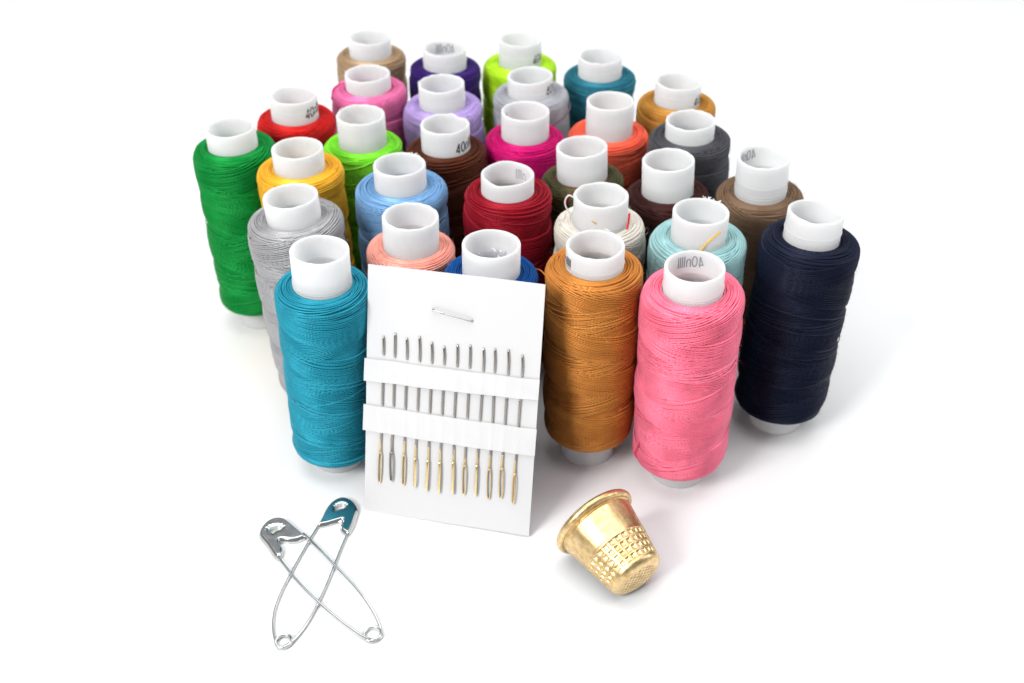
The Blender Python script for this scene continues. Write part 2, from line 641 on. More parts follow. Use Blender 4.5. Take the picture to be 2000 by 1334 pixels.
# kind, base x, y, tilt x, y, top of thread, radius of thread
SPOOLS = [
    ('beige', -47.75, 357.73, 0.0105, 0.0047, 58.51, 11.57),
    ('purple', -22.76, 347.17, 0.0147, 0.0167, 58.89, 11.83),
    ('neon', 1.82, 355.50, 0.0145, 0.0110, 56.60, 12.35),
    ('petrol', 28.55, 342.80, -0.0043, -0.0106, 58.16, 11.60),
    ('ochre', 50.28, 321.47, 0.0086, 0.0117, 58.06, 11.86),
    ('rose', -43.73, 328.36, -0.0154, -0.0045, 59.93, 11.77),
    ('lavender', -20.17, 321.48, -0.0202, -0.0153, 58.04, 12.20),
    ('mauvegrey', 8.12, 326.54, -0.0397, -0.0019, 59.05, 11.77),
    ('red', -66.20, 311.85, 0.0158, 0.0048, 57.89, 11.60),
    ('lime', -43.31, 298.59, -0.0056, 0.0042, 55.60, 11.85),
    ('brown', -18.24, 292.32, -0.0124, 0.0058, 57.00, 11.69),
    ('magenta', 3.82, 301.30, 0.0006, 0.0019, 56.60, 11.69),
    ('orange', 29.47, 308.35, -0.0072, -0.0005, 54.37, 12.24),
    ('charcoal', 52.79, 295.34, -0.0283, -0.0051, 59.80, 11.86),
    ('green', -78.62, 289.80, -0.0148, 0.0107, 59.11, 11.60),
    ('yellow', -58.14, 277.27, -0.0083, 0.0080, 58.69, 11.95),
    ('olive', 22.22, 277.42, -0.0489, 0.0132, 55.42, 11.50),
    ('maroon', 45.44, 270.39, -0.0556, -0.0012, 55.01, 11.53),
    ('taupe', 70.43, 273.39, -0.0416, -0.0209, 53.89, 12.03),
    ('lightblue', -30.01, 268.37, 0.0000, 0.0001, 58.15, 12.35),
    ('crimson', -1.03, 262.64, -0.0022, 0.0048, 59.40, 11.72),
    ('cream', 23.47, 251.57, -0.0124, 0.0009, 56.95, 11.78),
    ('aqua', 47.34, 243.40, -0.0056, 0.0003, 57.37, 12.19),
    ('navy', 73.40, 239.64, 0.0321, 0.0502, 57.15, 12.18),
    ('silver', -53.39, 250.27, -0.0441, 0.0089, 58.45, 12.35),
    ('salmon', -26.59, 239.78, 0.0235, 0.0153, 56.34, 11.29),
    ('royal', -5.81, 227.12, 0.0140, 0.0120, 56.91, 11.53),
    ('teal', -46.82, 224.80, 0.0228, 0.0063, 54.92, 11.60),
    ('copper', 20.33, 227.62, -0.0082, 0.0004, 58.83, 11.87),
    ('pink', 43.74, 219.06, -0.0256, -0.0183, 58.37, 12.05),
]
COLOURS = {
    'beige': (190, 162, 130), 'purple': (58, 30, 112), 'neon': (196, 246, 50), 'petrol': (50, 128, 148),
    'ochre': (198, 142, 62), 'rose': (238, 126, 178), 'lavender': (190, 166, 224), 'mauvegrey': (186, 187, 194),
    'red': (214, 36, 34), 'lime': (140, 238, 62), 'brown': (92, 45, 26), 'magenta': (212, 18, 118),
    'orange': (253, 108, 82), 'charcoal': (86, 86, 92), 'green': (8, 148, 62), 'yellow': (250, 192, 58),
    'olive': (86, 84, 54), 'maroon': (70, 36, 34), 'taupe': (132, 106, 84), 'lightblue': (132, 178, 222),
    'crimson': (160, 22, 42), 'cream': (236, 230, 220), 'aqua': (164, 206, 208), 'navy': (26, 32, 54),
    'silver': (178, 178, 180), 'salmon': (250, 174, 158), 'royal': (8, 80, 152), 'teal': (42, 156, 180),
    'copper': (194, 128, 60), 'pink': (254, 128, 155),
}
LABELS = {
    'beige': 'beige thread spool at the far back corner, out of focus',
    'purple': 'deep violet thread spool between the beige and neon yellow ones',
    'neon': 'neon yellow thread spool in the back row',
    'petrol': 'dusty petrol blue thread spool at the back, behind the orange one',
    'ochre': 'ochre tan thread spool behind the charcoal grey one',
    'rose': 'rose pink thread spool with magenta strands around its tube',
    'lavender': 'pale lavender thread spool behind the brown one',
    'mauvegrey': 'light grey thread spool in front of the neon yellow one',
    'red': 'bright red thread spool behind the green and yellow ones',
    'lime': 'lime green thread spool behind the light blue one',
    'brown': 'chocolate brown thread spool with 40 printed on its tube',
    'magenta': 'magenta thread spool behind the crimson one',
    'orange': 'orange red thread spool with a tall white tube',
    'charcoal': 'charcoal grey thread spool in front of the ochre one',
    'green': 'emerald green thread spool at the outer left edge of the cluster',
    'yellow': 'golden yellow thread spool beside the emerald green one',
    'olive': 'olive green thread spool with a dark red strand round its tube',
    'maroon': 'dark maroon brown thread spool behind the pale aqua one',
    'taupe': 'taupe brown thread spool with ridged tube behind the navy one',
    'lightblue': 'light sky blue thread spool behind the salmon one',
    'crimson': 'dark crimson thread spool behind the royal blue one',
    'cream': 'cream white thread spool behind the copper one',
    'aqua': 'pale aqua thread spool with a yellow snippet on its tube',
    'navy': 'dark navy thread spool at the outer right edge, leaning outward',
    'silver': 'silver grey thread spool behind the teal one',
    'salmon': 'salmon pink thread spool standing behind the needle card',
    'royal': 'royal blue thread spool mostly hidden by the needle card',
    'teal': 'teal blue thread spool in front, left of the needle card',
    'copper': 'golden copper thread spool in front, right of the needle card',
    'pink': 'bright pink thread spool in front, behind the thimble',
}
RIDGES = {'teal': (55.7, 56.3, 57.0), 'taupe': (55.4, 56.2, 58.6), 'lavender': (60.0, 60.7, 61.6), 'cream': (57.8, 58.3),
          'purple': (61.2,), 'neon': (60.5,), 'petrol': (61.4,), 'ochre': (61.8,), 'pink': (59.3, 60.0), 'mauvegrey': (61.2,),
          'copper': (60.6,), 'red': (61.5,), 'beige': (61.5,), 'navy': (60.2,)}
NOTCH = {'brown': [(60, 28, -.5), (75, 9, .55)], 'crimson': [(100, 25, .25), (-115, 16, -.45)], 'copper': [(-60, 20, -.2)],
         'lavender': [(175, 10, .3)], 'navy': [(-110, 14, -.3)], 'olive': [(-110, 20, -.2)], 'lime': [(120, 12, .25)]}
# thread bottoms (mm above the table)
ZB = {'copper': 8.0, 'pink': 6.5, 'navy': 6.2, 'green': 7.0, 'teal': 5.1}

SPOOL = {}
for idx, (kind, bx, by, tx, ty, zt, R) in enumerate(SPOOLS):
    rng = np.random.default_rng(100 + idx)
    root = empty('thread_spool', (bx, by, 0), LABELS[kind], 'thread spool', 'spools of sewing thread')
    root.rotation_mode = 'QUATERNION'
    axis = Vector((tx, ty, 1)).normalized()
    root.rotation_quaternion = Vector((0, 0, 1)).rotation_difference(axis)
    tilt = math.hypot(tx, ty)
    root.location.z = RT * math.sin(math.atan(tilt)) * MM
    v, q = tube_mesh(rng, RIDGES.get(kind, ()), NOTCH.get(kind))
    tube = mesh_obj('tube', v, q, PLASTIC, root)
    m = thread_material('thread_' + kind, COLOURS[kind], {'pink': 1.0, 'orange': 1.1, 'copper': 1.08, 'teal': .94}.get(kind, .92))
    far = by > 285
    fz = 1500 if kind in ('navy', 'pink', 'silver') else (350 if far else 800)
    v, q, uv = wound_thread(rng, ZB.get(kind, 6.2), zt, R - .52 - (.2 if kind == 'teal' else 0), 48 if far else 64, fz)
    th = mesh_obj('wound_thread', v, q, m, root, uv=uv)
    SPOOL[kind] = (root, tube, m)

RO, RI = RT + .03, RT - .83
# printed marks: outside of the tube, and a grey copy painted on the inner wall as show-through
for kind, ang, z0, sl in (('brown', -62, 58.4, .10), ('red', -52, 59.6, .12), ('neon', -52, 58.2, .1), ('mauvegrey', -46, 60.0, .1),
                          ('ochre', -50, 59.0, .1)):
    printed_mark(SPOOL[kind][1], ang, z0, RO, INK, 1.0, sl, .42)
printed_mark(SPOOL['copper'][1], -203, 60.2, RO, INK, .95, 0.0, .42)
for kind, ang, z0, sl, sc in (('pink', 62, 60.7, 0, 1.0), ('taupe', 100, 61.2, 0, 1.0), ('purple', 62, 61.0, 0, 1.0)):
    printed_mark(SPOOL[kind][1], ang, z0, RO, INK, sc, sl, .34)
    o = printed_mark(SPOOL[kind][1], ang, z0, RI, PAINTED_SHOW_THROUGH, sc, sl, .36)
    o['label'] = 'grey copy of the mark painted inside the tube wall as show-through'
o = printed_mark(SPOOL['crimson'][1], 14, 60.6, RI, PAINTED_SHOW_THROUGH, .95, 0, .3, which=(2, 3, 4, 5, 6))  # show-through painted in grey on the inner wall, nothing printed outside
o = printed_mark(SPOOL['magenta'][1], 148, 60.8, RI, PAINTED_SHOW_THROUGH, .8, 0, .4, which=(0, 1))  # likewise a painted show-through without an outer print

rngb = np.random.default_rng(7)
for kind, ang, n, spr in (('aqua', 62, 9, 22), ('lightblue', 58, 6, 16), ('crimson', 95, 5, 22), ('lime', 140, 6, 22), ('copper', 50, 6, 25),
                          ('lavender', 176, 3, 6), ('rose', 178, 3, 7), ('cream', 178, 2, 4)):
    burr(SPOOL[kind][1], rngb, ang, H, n, spr, .5 if kind != 'aqua' else .62)
# moulding scraps inside tubes
for kind, n in (('royal', 7), ('silver', 3), ('salmon', 3), ('pink', 4), ('teal', 3), ('lime', 3), ('olive', 4), ('yellow', 2)):
    parts = []
    for k in range(n):
        a = math.radians(rngb.uniform(-150, -30) if kind != 'royal' else rngb.uniform(-160, -20))
        r_ = RI - .1
        z_ = H - rngb.uniform(.6, 1.6) if kind == 'olive' else H - rngb.uniform(3.0, 6.5)
        if kind == 'royal':
            r_ = rngb.uniform(3.0, RI)
            z_ = H - rngb.uniform(4.5, 6.0)
            a = math.radians(rngb.uniform(20, 160))
        c = np.array([r_ * math.cos(a), r_ * math.sin(a), z_])
        d = rngb.normal(0, 1, 3)
        d /= np.linalg.norm(d)
        pts = smooth_path([c - d * .7, c + rngb.normal(0, .25, 3), c + d * .7], 10)
        parts.append(tube_path(pts, np.linspace(.34, .14, len(pts)), 5))
    v, q, t = merge(parts)
    mesh_obj('plastic_flash', v, q, FLASH, SPOOL[kind][1], tris=t)
# curl of clear flash on the cream tube
pts = smooth_path([(-6.9, -.6, 64.6), (-8.3, -.9, 65.4), (-9.2, -1.0, 63.9), (-8.9, -1.0, 62.0), (-7.9, -1.2, 60.6), (-7.3, -1.0, 59.8)], 40)
v, q, t = tube_path(pts, .21, 8)
mesh_obj('plastic_flash', v, q, FLASH, SPOOL['cream'][1], tris=t)


# ------------------------------------------------------------------ loose threads
def loose(name, pts, r, colour, label, cat='thread', twist=True, n=80):
    P = smooth_path(pts, n)
    v, q, t = tube_path(P, r, 8)
    seg = 8
    npt = len(P)
    u = np.concatenate([[0], np.cumsum(np.linalg.norm(np.diff(P, axis=0), axis=1))])
    uv = np.zeros((len(v), 2))
    uv[:npt * seg, 0] = np.repeat(u, seg)
    uv[:npt * seg, 1] = np.tile(np.linspace(0, 1.8, seg), npt)
    m = colour if not isinstance(colour, tuple) else thread_material(name + '_dye', colour, .95)
    o = mesh_obj(name, v, q, m, None, uv=uv, tris=t)
    return tag(o, label, cat, 'loose ends of thread')


def on_spool(kind, lst):
    """points given as (angle, radius, z) on a spool -> world mm."""
    root = SPOOL[kind][0]
    mw = Matrix.Translation(root.location) @ root.rotation_quaternion.to_matrix().to_4x4()
    out = []
    for a, r, z in lst:
        p = mw @ (Vector((r * math.cos(math.radians(a)), r * math.sin(math.radians(a)), z)) * MM)
        out.append(tuple(x / MM for x in p))
    return out


loose('thread_snippet', on_spool('aqua', [(-100, 8.6, 57.6), (-92, 7.55, 58.6), (-80, 7.25, 60.4), (-66, 7.22, 61.8), (-54, 7.25, 62.5)]), .2,
      (246, 186, 20), 'short golden yellow thread snippet lying against the tube of the pale aqua spool')
loose('thread_snippet', on_spool('cream', [(-36, 8.0, 57.5), (-30, 7.9, 58.6), (-24, 7.7, 60.2), (-20, 7.6, 61.0)]), .26,
      (226, 34, 24), 'short red thread snippet beside the tube of the cream white spool')
loose('thread_end', on_spool('olive', [(-10, 7.2, 56.0)] + [(a, 7.24, 55.85 + .12 * math.sin(a * .05)) for a in range(-25, -175, -15)] + [(-178, 7.3, 56.2)]), .22,
      (128, 16, 36), 'dark red thread wrapped round the base of the tube of the olive green spool')
loose('thread_end', on_spool('olive', [(-112, 9.2, 55.75), (-112, 10.6, 55.6), (-113, 11.6, 54.6), (-114, 12.1, 52.0), (-116, 12.3, 48.5), (-119, 12.4, 45.0)]), .25,
      (150, 16, 34), 'dark red thread hanging down the front of the olive green spool')
loose('thread_end', on_spool('rose', [(a, 7.35 + .35 * math.sin(a * .013), 60.25 + .35 * math.sin(a * .02)) for a in range(-200, 20, 12)]), .3,
      (205, 24, 112), 'magenta thread looped round the tube of the rose pink spool')
loose('thread_end', on_spool('rose', [(-206, 7.6, 60.2), (-200, 8.6, 60.3), (-192, 9.8, 60.4), (-176, 11.0, 60.0), (-160, 11.9, 58.4)]), .3,
      (205, 24, 112), 'magenta thread crossing the top of the rose pink spool to its edge')
loose('thread_fleck', on_spool('cream', [(-112, 7.15, 61.3), (-107, 7.25, 61.0), (-102, 7.2, 60.6)]), .2,
      (214, 176, 120), 'tiny tan fibre fleck stuck on the front of the tube of the cream white spool')
loose('thread_end', on_spool('mauvegrey', [(a_, 12.15 + .12 * math.sin(a_ * .07), 53.2 + .045 * (a_ + 60) * .35) for a_ in range(-95, 40, 9)]), .24,
      (150, 116, 128), 'dull mauve thread wound round the side of the light grey spool')
a = on_spool('royal', [(20, 11.6, 55.6)])[0]
b = on_spool('copper', [(186, 11.8, 57.0)])[0]
mid = tuple((a[i] + b[i]) / 2 + (0, 0, .5)[i] for i in range(3))
loose('thread_end', [a, mid, b], .16, (214, 130, 40), 'copper coloured thread end bridging from the royal blue spool to the copper one')
loose('thread_end', on_spool('pink', [(-160, 11.9, 14.2), (-158, 12.5, 13.6), (-160, 12.9, 12.0), (-163, 12.8, 10.4), (-160, 12.6, 9.4)]), .22,
      (250, 100, 138), 'frayed pink thread end sticking out low on the bright pink spool')

# ------------------------------------------------------------------ needle card
CARD_O = np.array([-37.586, 204.402, 0.0])
CX = np.array([0.975238, -0.220699, 0.014312])
CY = np.array([0.055083, 0.305059, 0.950739])
CN = np.array([-0.214190, -0.926408, 0.309662])
CW, CH = 42.83, 64.89
CARD_M = Matrix(((CX[0], CY[0], CN[0], CARD_O[0] * MM), (CX[1], CY[1], CN[1], CARD_O[1] * MM), (CX[2], CY[2], CN[2], CARD_O[2] * MM), (0, 0, 0, 1)))
# the card stands with the lower right corner a hair above the table


def bend(u, v):
    """slight natural bow of the paper (mm out of plane)."""
    return .55 * np.sin(np.pi * u / CW) * np.sin(np.pi * v / CH) + .5 * np.clip((u / CW + v / CH - 1.62) / .38, 0, 1) ** 2 + .05 * np.sin(u * .35 + v * .2)


S1T = [(4.28, 47.41), (7.21, 48.55), (10.18, 47.76), (13.35, 48.55), (16.44, 47.52), (19.5, 46.87), (22.75, 47.67), (25.88, 47.94), (29.15, 47.59), (31.88, 47.81), (35.09, 47.97), (38.48, 47.0)]
S1B = [(4.36, 42.84), (7.22, 42.68), (10.32, 42.56), (13.54, 42.46), (16.61, 42.47), (19.67, 42.48), (22.85, 42.37), (25.94, 42.39), (29.29, 42.06), (32.04, 42.16), (35.3, 41.95), (38.66, 41.88)]
S2B = [(4.35, 29.88), (7.24, 30.02), (10.26, 29.77), (13.4, 29.81), (16.52, 29.71), (19.63, 29.75), (22.73, 29.52), (25.93, 29.7), (29.14, 29.49), (32.19, 29.4), (35.24, 29.3), (38.54, 29.11)]
EYE = [(4.06, 17.32), (6.99, 17.76), (10.32, 17.57), (13.24, 17.04), (16.55, 16.99), (19.57, 16.9), (22.95, 17.41), (25.83, 17.16), (28.93, 17.5), (32.05, 17.16), (35.11, 17.63), (38.37, 16.63)]
END = [(3.94, 8.85), (7.16, 9.78), (10.26, 9.13), (13.34, 9.2), (16.42, 8.7), (19.6, 8.64), (23.16, 8.93), (25.92, 9.09), (28.92, 9.29), (32.2, 8.84), (35.28, 9.62), (38.44, 8.59)]


def build_card():
    root = bpy.data.objects.new('needle_card', None)
    COL.objects.link(root)
    root.empty_display_size = .005
    root.matrix_world = CARD_M
    tag(root, 'white paper needle card leaning against the thread spools', 'needle card')
    nu, nv = 44, 66
    U, Vv = np.meshgrid(np.linspace(0, CW, nu), np.linspace(0, CH, nv), indexing='ij')
    top = np.stack([U, Vv, bend(U, Vv)], -1).reshape(-1, 3)
    bot = top - np.array([0, 0, .3])
    q = grid_quads(nu, nv)
    v = np.vstack([top, bot])
    k = nu * nv
    rim = []
    idx = np.arange(k).reshape(nu, nv)
    loop = list(idx[:, 0]) + list(idx[-1, 1:]) + list(idx[-2::-1, -1]) + list(idx[0, -2:0:-1])
    for a, b in zip(loop, loop[1:] + loop[:1]):
        rim.append((b, a, a + k, b + k))
    q = np.vstack([q, (q + k)[:, ::-1], np.array(rim)])
    mesh_obj('paper', v, q, PAPER, root, smooth=False)
    # two folded strips that cover the needle shafts
    rng = np.random.default_rng(3)
    for (v0l, v0r, v1l, v1r, lo, hi) in ((35.75, 36.45, 41.45, 41.5, -.45, 42.98), (22.6, 21.95, 29.35, 28.9, -.55, 43.06)):
        nu, nt = 61, 14
        us = np.linspace(lo, hi, nu)
        f = (us - lo) / (hi - lo)
        rows = []
        for t in np.linspace(0, 1, nt):
            vv = (v0l * (1 - f) + v0r * f) * (1 - t) + (v1l * (1 - f) + v1r * f) * t
            lift = .36 + .34 * (1 - t) ** .8 + .10 * sum(np.exp(-((us - e_[0]) / .5) ** 2) for e_ in EYE) * (1 - t * .6) + .10 * np.exp(-((us - 26 + 7 * t) / 1.2) ** 2) * t + .10 * np.sin(us * .9 + t * 3) * (1 - t) * t * 2 + .06 * np.sin(us * .37 + 1.3 + t * 5)
            rows.append(np.stack([us, vv + .06 * np.sin(us * .5 + v0l), bend(us, vv) + lift], -1))
        top = np.stack(rows, 1).reshape(-1, 3)
        bot = top.copy()
        bot[:, 2] = bend(bot[:, 0], bot[:, 1]) + np.maximum(top[:, 2] - bend(bot[:, 0], bot[:, 1]) - .12, .06)
        k = nu * nt
        q = grid_quads(nu, nt)
        idx = np.arange(k).reshape(nu, nt)
        loop = list(idx[:, 0]) + list(idx[-1, 1:]) + list(idx[-2::-1, -1]) + list(idx[0, -2:0:-1])
        rim = [(b, a, a + k, b + k) for a, b in zip(loop, loop[1:] + loop[:1])]
        mesh_obj('folded_strip', np.vstack([top, bot]), np.vstack([q, (q + k)[:, ::-1], np.array(rim)]), PAPER, root, smooth=False)
    return root


CARD = build_card()

TURN = [0, 10, 5, 62, 88, 86, 90, 8, 80, 0, 12, 28]          # roll of each eye about its needle, degrees
WHERE = ['outermost at the left edge', 'second from the left edge', 'third from the left edge, eye open', 'fourth from the left, eye half turned',
         'fifth from the left, eye edge-on', 'sixth from the left, eye edge-on', 'seventh from the left, eye edge-on',
         'eighth from the left, eye open', 'ninth from the left, eye edge-on', 'third from the right edge, eye open',
         'second from the right edge', 'outermost at the right edge']


def build_needle(i):
    root = bpy.data.objects.new('sewing_needle', None)
    COL.objects.link(root)
    root.empty_display_size = .003
    root.matrix_world = CARD_M
    tag(root, 'gilt eyed sewing needle in the card, ' + WHERE[i], 'needle', 'needles in the paper card')
    (a, ta), (b, tb), (c, tc_), (e, te), (f, tf) = S1T[i], S1B[i], S2B[i], EYE[i], END[i]
    rs = .27

    def zc(u, v, h):
        return float(bend(np.array(u), np.array(v))) + h
    key = [(a, ta + .25, -.75), (a, ta + .12, -.2), (a, ta - .1, .2), (a, ta - .55, rs + .06), (b, (ta + tb) / 2, rs + .10), (b, tb + .4, rs + .04), (b, tb + .05, .12), (b, tb - .15, -.2),
           (b, tb - .25, -.75)]
    key2 = [(b + .1, tb - 4.6, -.25), (b + .1, tb - 6.0, .18), ((b + c) / 2, (tb + tc_) / 2, rs + .14), (c, tc_ + .5, rs + .08), (c, tc_ + .05, .12), (c, tc_ - .15, -.2), (c, tc_ - .25, -.75)]
    key3 = [(c, tc_ - 5.2, .0), ((c + e) / 2, tc_ - 7.4, rs + .04), (e, te + 1.6, rs + .12)]
    parts = []
    for kk, key_ in enumerate((key, key2, key3)):
        pts = smooth_path([(u, v, zc(u, v, h)) for u, v, h in key_], 40)
        rad = np.full(len(pts), rs)
        if kk == 0:
            rad *= np.clip(.8 + (pts[0, 1] - pts[:, 1]) / 4, .8, 1)
        parts.append(tube_path(pts, rad, 10))
    v, q, t = merge(parts)
    mesh_obj('shaft', v, q, NICKEL, root, tris=t)
    # the long eye: a flattened loop rolled about the needle's axis
    L = te - tf
    hw = .45 + .04 * math.sin(i * 2.1)
    loop = []
    n = 64
    for k in range(n):
        s = k / n * 2 * math.pi
        x = math.copysign(abs(math.sin(s)) ** .55, math.sin(s)) * hw * (1 - .12 * math.cos(s))
        y = -math.cos(s) * L / 2
        loop.append((x, y))
    roll = math.radians(TURN[i])
    P = []
    for x, y in loop:
        fr = (y + L / 2) / L                     # 0 at the end, 1 at the shaft
        u = f * (1 - fr) + e * fr
        vv = tf + y + L / 2
        P.append((u + x * math.cos(roll), vv, zc(u, vv, .42 + abs(math.sin(roll)) * .22) + x * math.sin(roll)))
    P = np.array(P)
    # closed tube
    T = np.roll(P, -1, 0) - np.roll(P, 1, 0)
    T /= np.linalg.norm(T, axis=1)[:, None]
    nrm = np.array([-math.sin(roll), 0, math.cos(roll)])
    B = np.cross(T, nrm)
    aa = np.linspace(0, 2 * np.pi, 8, endpoint=False)
    v = P[:, None] + (np.cos(aa)[None, :, None] * nrm * .30 + np.sin(aa)[None, :, None] * B[:, None] * .14)
    q = grid_quads(n, 8, wrap_m=True, wrap_n=True)
    parts = [(v.reshape(-1, 3), q)]
    # neck between shaft and eye
    pts = smooth_path([(e, te + 3.6, zc(e, te, rs + .12)), (e, te + 1.4, zc(e, te, rs + .14)), (e * .9 + f * .1, te + .1, zc(e, te, .42)), (e * .95 + f * .05, te - .5, zc(e, te, .42))], 24)
    nv, nq, nt = tube_path(pts, np.interp(np.linspace(0, 1, len(pts)), [0, .5, .8, 1], [rs + .015, .30, .36, .18]), 10)
    parts.append((nv, nq, nt))
    v, q, t = merge(parts)
    mesh_obj('eye', v, q, NICKEL if i == 1 else GILT, root, tris=t)


for i in range(12):
    build_needle(i)


def build_staple():
    root_pts = [(16.3, 55.75, -.5), (16.33, 55.74, .1), (16.5, 55.72, .55), (17.2, 55.6, .72), (21, 55.02, .78), (25.2, 54.32, .70), (25.85, 54.2, .5), (26.0, 54.2, .05), (26.0, 54.2, -.6)]
    pts = smooth_path([(x, y, z + float(bend(np.array(x), np.array(y)))) for x, y, z in root_pts], 60)
    v, q, t = tube_path(pts, .22, 8)
    o = mesh_obj('staple', v, q, STAPLE_STEEL, None, tris=t)
    o.matrix_world = CARD_M
    tag(o, 'thin silver staple near the top of the white needle card', 'staple')


build_staple()


# ------------------------------------------------------------------ safety pins
def coil(center, r, a0, turns, z0, dz, n=70):
    a = np.radians(a0) + np.linspace(0, turns * 2 * np.pi, n)
    return np.stack([center[0] + r * np.cos(a), center[1] + r * np.sin(a), z0 + dz * np.linspace(0, 1, n)], -1)


def cap_mesh(outline, hole, z0, h, flute_c):
    """pressed sheet-metal cap: domed over its outline, with a hole, standing on the table."""
    O = np.asarray(outline, float)
    Hh = np.asarray(hole, float)
    O = smooth_closed(O, 6)
    Hh = smooth_closed(Hh, 5)

    def sd(P, poly):
        A, B = poly, np.roll(poly, -1, 0)
        d = np.full(len(P), 1e9)
        near = np.zeros((len(P), 2))
        ins = np.zeros(len(P), bool)
        for a, b in zip(A, B):
            ab = b - a
            t = np.clip(((P - a) @ ab) / (ab @ ab + 1e-12), 0, 1)
            c = a + t[:, None] * ab
            dd = np.linalg.norm(P - c, axis=1)
            m = dd < d
            d[m] = dd[m]
            near[m] = c[m]
            cond = (a[1] > P[:, 1]) != (b[1] > P[:, 1])
            x = (b[0] - a[0]) * (P[:, 1] - a[1]) / (b[1] - a[1] + 1e-12) + a[0]
            ins ^= cond & (P[:, 0] < x)
        return d, near, ins
    st = .10
    lo, hi = O.min(0) - st, O.max(0) + st
    xs, ys = np.arange(lo[0], hi[0], st), np.arange(lo[1], hi[1], st)
    X, Y = np.meshgrid(xs, ys, indexing='ij')
    P = np.stack([X.ravel(), Y.ravel()], -1)
    d1, n1, i1 = sd(P, O)
    d2, n2, i2 = sd(P, Hh)
    ok = (i1 & ~i2).reshape(X.shape)
    cell = ok[:-1, :-1] | ok[1:, :-1] | ok[1:, 1:] | ok[:-1, 1:]
    cnt = ok[:-1, :-1].astype(int) + ok[1:, :-1] + ok[1:, 1:] + ok[:-1, 1:]
    cell = cnt >= 2
    m = len(ys)
    I, J = np.nonzero(cell)
    q = np.stack([I * m + J, (I + 1) * m + J, (I + 1) * m + J + 1, I * m + J + 1], -1)
    used = np.unique(q)
    remap = -np.ones(len(P), int)
    remap[used] = np.arange(len(used))
    q = remap[q]
    Q2 = P[used].copy()
    inside = ok.ravel()[used]
    u1 = (~i1)[used]
    u2 = i2[used]
    Q2[u1] = n1[used][u1]
    Q2[u2] = n2[used][u2]
    dist = d1[used].copy()
    dist[u1] = 0
    dh = d2[used].copy()
    dh[u2] = 0
    w = .8
    x = np.clip(dist / w, 0, 1)
    z = z0 + h * np.sin(x * np.pi / 2) ** .8 + .2
    z -= .22 * np.exp(-(dh / .45) ** 2)
    fc = np.asarray(flute_c, float)
    ang = np.arctan2(Q2[:, 1] - fc[1], Q2[:, 0] - fc[0])
    z += .03 * np.sin(ang * 14) * np.exp(-(dh / .8) ** 2) * np.clip(dist / .6, 0, 1) * (Q2[:, 1] > fc[1] - .4)
    top = np.column_stack([Q2, z])
    bot = np.column_stack([Q2, np.maximum(z - h - .1, .04) * 0 + .05])
    k = len(top)
    # boundary edges
    ed = {}
    for f in q:
        for a, b in zip(f, np.roll(f, -1)):
            ed[(a, b)] = 1
    rim = np.array([(b + 2 * k, a + 2 * k, a + 3 * k, b + 3 * k) for (a, b) in ed if (b, a) not in ed])
    return np.vstack([top, bot, top, bot]), np.vstack([q, (q + k)[:, ::-1], rim])


def smooth_closed(P, per):
    out = []
    n = len(P)
    for i in range(n):
        p0, p1, p2, p3 = P[(i - 1) % n], P[i], P[(i + 1) % n], P[(i + 2) % n]
        for t in np.linspace(0, 1, per, endpoint=False):
            out.append(.5 * ((2 * p1) + (-p0 + p2) * t + (2 * p0 - 5 * p1 + 4 * p2 - p3) * t * t + (-p0 + 3 * p1 - 3 * p2 + p3) * t ** 3))
    return np.array(out)


def build_pin(label, w1, w2, cc, cr, outline, hole, z_of, capz, flc):
    root = empty('safety_pin', (cc[0], cc[1], 0), label, 'safety pin', 'crossed safety pins')
    org = np.array([cc[0], cc[1], 0.0])
    r = .31
    a_end = math.atan2(w1[-1][1] - cc[1], w1[-1][0] - cc[0])
    b_end = math.atan2(w2[-1][1] - cc[1], w2[-1][0] - cc[0])
    P1 = smooth_path([(x, y, z_of(x, y)) for x, y in w1], 70)
    P2 = smooth_path([(x, y, z_of(x, y)) for x, y in w2], 70)
    # coil: from the end of wire 1 clockwise round to the start of wire 2 with one extra turn
    sweep = (a_end - b_end) % (2 * math.pi) + 2 * math.pi
    n = 90
    a = a_end - np.linspace(0, sweep, n)
    e1, e2 = np.hypot(*(np.array(w1[-1]) - cc)), np.hypot(*(np.array(w2[-1]) - cc))
    rr = np.interp(np.linspace(0, 1, n), [0, .12, .88, 1], [e1, cr, cr, e2])
    zz = np.linspace(P1[-1, 2], P1[-1, 2] + .75, n)
    C = np.stack([cc[0] + rr * np.cos(a), cc[1] + rr * np.sin(a), zz], -1)
    P2[:, 2] += np.linspace(0, 1, len(P2)) ** 3 * (zz[-1] - P2[-1, 2])
    path = np.vstack([P1, C[1:-1], P2[::-1]])
    v, q, t = tube_path(path - org, r, 12)
    mesh_obj('wire', v, q, PIN_STEEL, root, tris=t)
    v, q = cap_mesh(outline, hole, capz, .9, flc)
    mesh_obj('cap', v - org, q, PIN_STEEL, root)
    return root


